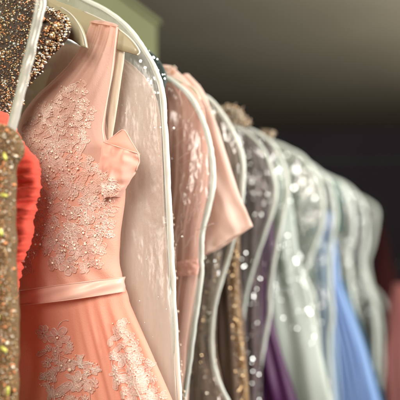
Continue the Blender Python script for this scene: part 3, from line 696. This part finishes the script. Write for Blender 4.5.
def rosette(t, cx, cy, rx, ry, c, n=22):
    m = MB()
    for k in range(n):
        a = rng.uniform(0, 2*PI); q = math.sqrt(rng.random())
        p = U(cx+math.cos(a)*rx*q, cy+math.sin(a)*ry*q, c, .012*(1-q)+rng.uniform(0, .006)); s = rng.uniform(.6, 1)*c*K*5.0
        R = Matrix.Rotation(rng.uniform(0, 6), 4, Vector((rng.uniform(-1, 1), rng.uniform(-1, 1), rng.uniform(-1, 1))).normalized())
        v = []; f = []
        for i in range(5):
            for j in range(7):
                x = (i/4-.5)*2; y = (j/6-.5)*2; v.append(tuple(p+(R @ Matrix.Diagonal((s, s, s, 1))) @ Vector((x*(1-.35*y*y), y*.8, .5*x*x-.35*y*y+.12*math.sin(y*5)))))
        f = [(i*7+j, i*7+j+1, (i+1)*7+j+1, (i+1)*7+j) for i in range(4) for j in range(6)]
        m.add(v, f, 0)
    for k in range(n*4):
        a = rng.uniform(0, 2*PI); q = math.sqrt(rng.random())*.95
        m.ball(U(cx+math.cos(a)*rx*q, cy+math.sin(a)*ry*q, c, .014+rng.uniform(0, .008)), rng.uniform(.0012, .0028), rng.choice([1, 2, 2]), ICO1)
    return m.build('rosette', [ROSE, GOLD, CHAMP], t)
rosette(t, 229, 115, 16, 10, 1.55, 34); rosette(t, 243, 123, 8, 6, 1.55, 12)
B, t = garment('lace_gown', 'grey mauve lace gown seen through the slanting piping bags', 'dress', 1.80, [(122, 215), (640, 225)],
        [(122, 244), (140, 256), (165, 264), (200, 266), (240, 261), (300, 261), (400, 262), (640, 270)], 122, 640, MAUVE, thick=.02, folds=5, famp=.006, seed=1, beads=([(300, (.001, .0022), [1], 'glint', None, (.4, 1), (0, .6)), (500, (.001, .003), [2], ICO1, None, (.4, 1), (0, .6))], [SILV, BRONZE]))
t_ = thing('ruffled_top', 'small tan ruffled shoulder behind the slanting piping bag', 'top', U(268, 134, 1.9))
rosette(t_, 268, 136, 8, 5, 1.9, 12)
B = Body(1.9, LR([(134, 240), (300, 240)], [(134, 268), (160, 276), (300, 262)], yr(134, 300, 8)), .012, seed=3); m = MB(); B.mesh(m, 20, 30); m.build('top_body', MAUVE, t_)
garment('satin_gown', 'deep purple satin gown flaring out at the bottom', 'dress', 1.91, [(190, 246), (640, 225)],
        [(190, 261), (215, 273), (260, 276), (300, 272), (320, 273), (360, 284), (400, 297), (640, 360)], 190, 640, PURPLE, thick=.03, folds=4, famp=.007, wob=.012, seed=4)
B, t = garment('satin_gown', 'pale silver green satin gown right of the purple gown', 'dress', 2.12, [(145, 232), (640, 240)],
        [(145, 264), (160, 280), (200, 292), (250, 298), (300, 310), (400, 332), (640, 390)], 145, 640, SILVER, thick=.035, folds=4, famp=.009, wob=.016, seed=7, beads=([(260, (.001, .0026), [1], 'glint', None, (.5, 1), (0, .4))], [SILV]))
B, t = garment('organza_dress', 'grey green organza dress full of sparkles among the hazy bags', 'dress', 2.57, [(158, 262), (640, 280)],
        [(158, 288), (175, 304), (210, 312), (260, 314), (320, 318), (400, 322), (640, 350)], 158, 640, GREYG, thick=.035, folds=8, famp=.010, seed=3, beads=([(260, (.0014, .0036), [1], 'glint', None, (.4, 1), (0, .5))], [SILV]))
garment('chiffon_dress', 'pale blue chiffon dress just left of the cornflower blue one', 'dress', 2.93, [(225, 300), (640, 300)],
        [(225, 318), (250, 327), (300, 334), (400, 342), (640, 362)], 225, 640, PALEBLUE, thick=.03, folds=6, famp=.008, seed=2)
garment('chiffon_dress', 'cornflower blue chiffon dress with deep folds, toward the far end', 'dress', 3.02, [(212, 318), (640, 300)],
        [(212, 332), (250, 337), (285, 341), (312, 352), (350, 366), (400, 380), (640, 440)], 212, 640, BLUE, thick=.05, folds=8, famp=.016, seed=6)
garment('tulle_dress', 'bottle green tulle shoulder between hazy far bags', 'dress', 3.2, [(182, 320), (300, 320)], [(182, 338), (200, 343), (230, 343), (300, 330)], 182, 232, GREEN, thick=.03, seed=3)
garment('satin_dress', 'dark teal dress edge right behind the cornflower blue dress', 'dress', 3.12, [(280, 330), (560, 330)], [(280, 345), (310, 356), (350, 370), (400, 385), (560, 430)], 280, 560, TEAL, thick=.04, folds=6, famp=.01, seed=8)
garment('chiffon_dress', 'off white chiffon dress inside the hazy pale bag', 'dress', 4.22, [(196, 325), (480, 330)], [(196, 340), (230, 345), (300, 350), (350, 356), (480, 366)], 196, 480, WHITEC, thick=.04, folds=4, famp=.014, seed=9, wob=.02)
t = thing('chiffon_dress', 'off white gathered chiffon near the far end, ending in ragged folds', 'dress', U(370, 270, 5.05))
B = Body(5.05, LR([(262, 335), (420, 335)], [(262, 352), (290, 360), (320, 366), (345, 364), (362, 358), (380, 354), (420, 350)], yr(262, 420, 14)), .05, 6, .02, 2, .02); m = MB(); B.mesh(m, 40, 50); m.build('dress_body', WHITEC, t)
garment('velvet_dress', 'dark red velvet garment, dim and blurred, at the far right', 'dress', 7.0, [(225, 374), (290, 372), (480, 366)], [(225, 384), (250, 390), (290, 398), (480, 410)], 225, 480, OXBLOOD, thick=.08, folds=5, famp=.02, seed=2)
garment('jersey_dress', 'salmon pink garment, blurred at the lower right edge', 'dress', 5.6, [(284, 393), (300, 388), (335, 386), (350, 381), (370, 380), (400, 384), (520, 380)],
        [(284, 404), (300, 416), (350, 425), (520, 440)], 284, 520, SALMON, thick=.09, folds=3, famp=.015, seed=5)
# second rail at the far end carrying those two
p = U(385, 222, 7.0); q = U(400, 270, 5.6)
for o_, c_, ap, lab in ((p, 7.0, (379, 214), 'dim far hanger of the dark red velvet garment'), (q, 5.6, (398, 272), 'dim far hanger of the salmon garment at the right edge')):
    t = thing('hanger', lab, 'hanger', U(ap[0], ap[1], c_)); m = MB()
    A = U(ap[0], ap[1], c_); m.tube([A-HX*.12-Vector((0, 0, .12)), A, A+HX*.08-Vector((0, 0, .09))], .004, 8); m.build('arm', OXBLOOD, t)
    m = MB(); m.tube([A, A+Vector((0, 0, .05)), A+Vector((0, 0, .075))+HX*.02, A+Vector((0, 0, .06))+HX*.035], .002, 8); m.build('hook', STEEL, t)

# ---------------------------------------------------------------- light
def area(name, loc, target, size, power, col, sy=None):
    l = bpy.data.lights.new(name, 'AREA'); l.shape = 'RECTANGLE'; l.size = size; l.size_y = sy or size; l.energy = power; l.color = col
    o = bpy.data.objects.new(name, l); COL.objects.link(o); o.location = loc
    o.rotation_euler = (Vector(target)-Vector(loc)).to_track_quat('-Z', 'Y').to_euler(); return o
area('window_light', (2.6, .6, 2.3), (0, 2.0, 1.3), 1.6, 118, (1, .975, .93))
area('front_fill', (-.5, -.9, 2.3), (-.1, 1.2, 1.4), .9, 46, (1, .90, .80))  # unseen fill added from camera left to soften the front shading
area('ceiling_wash', (3.6, 3.3, 1.9), (3.2, 3.3, 2.9), 1.6, 92, (1, .95, .80))
area('far_fill', (1.9, 2.6, 2.8), (.9, 3.2, 1.4), 1.0, 50, (.92, 1, .95))  # unseen light added from above to brighten the far bags
w = bpy.data.worlds.new('World'); S.world = w; w.use_nodes = True
bg = w.node_tree.nodes['Background']; bg.inputs[0].default_value = (.80, .75, .80, 1); bg.inputs[1].default_value = .12
S.render.engine = 'CYCLES'
S.cycles.transparent_max_bounces = 48; S.cycles.max_bounces = 10; S.cycles.diffuse_bounces = 3; S.cycles.glossy_bounces = 3
S.cycles.caustics_reflective = False; S.cycles.caustics_refractive = False; S.cycles.sample_clamp_indirect = 4
S.view_settings.view_transform = 'Standard'; S.view_settings.look = 'None'; S.view_settings.exposure = .35; S.view_settings.gamma = 1
S.render.resolution_x = 1024; S.render.resolution_y = 1024
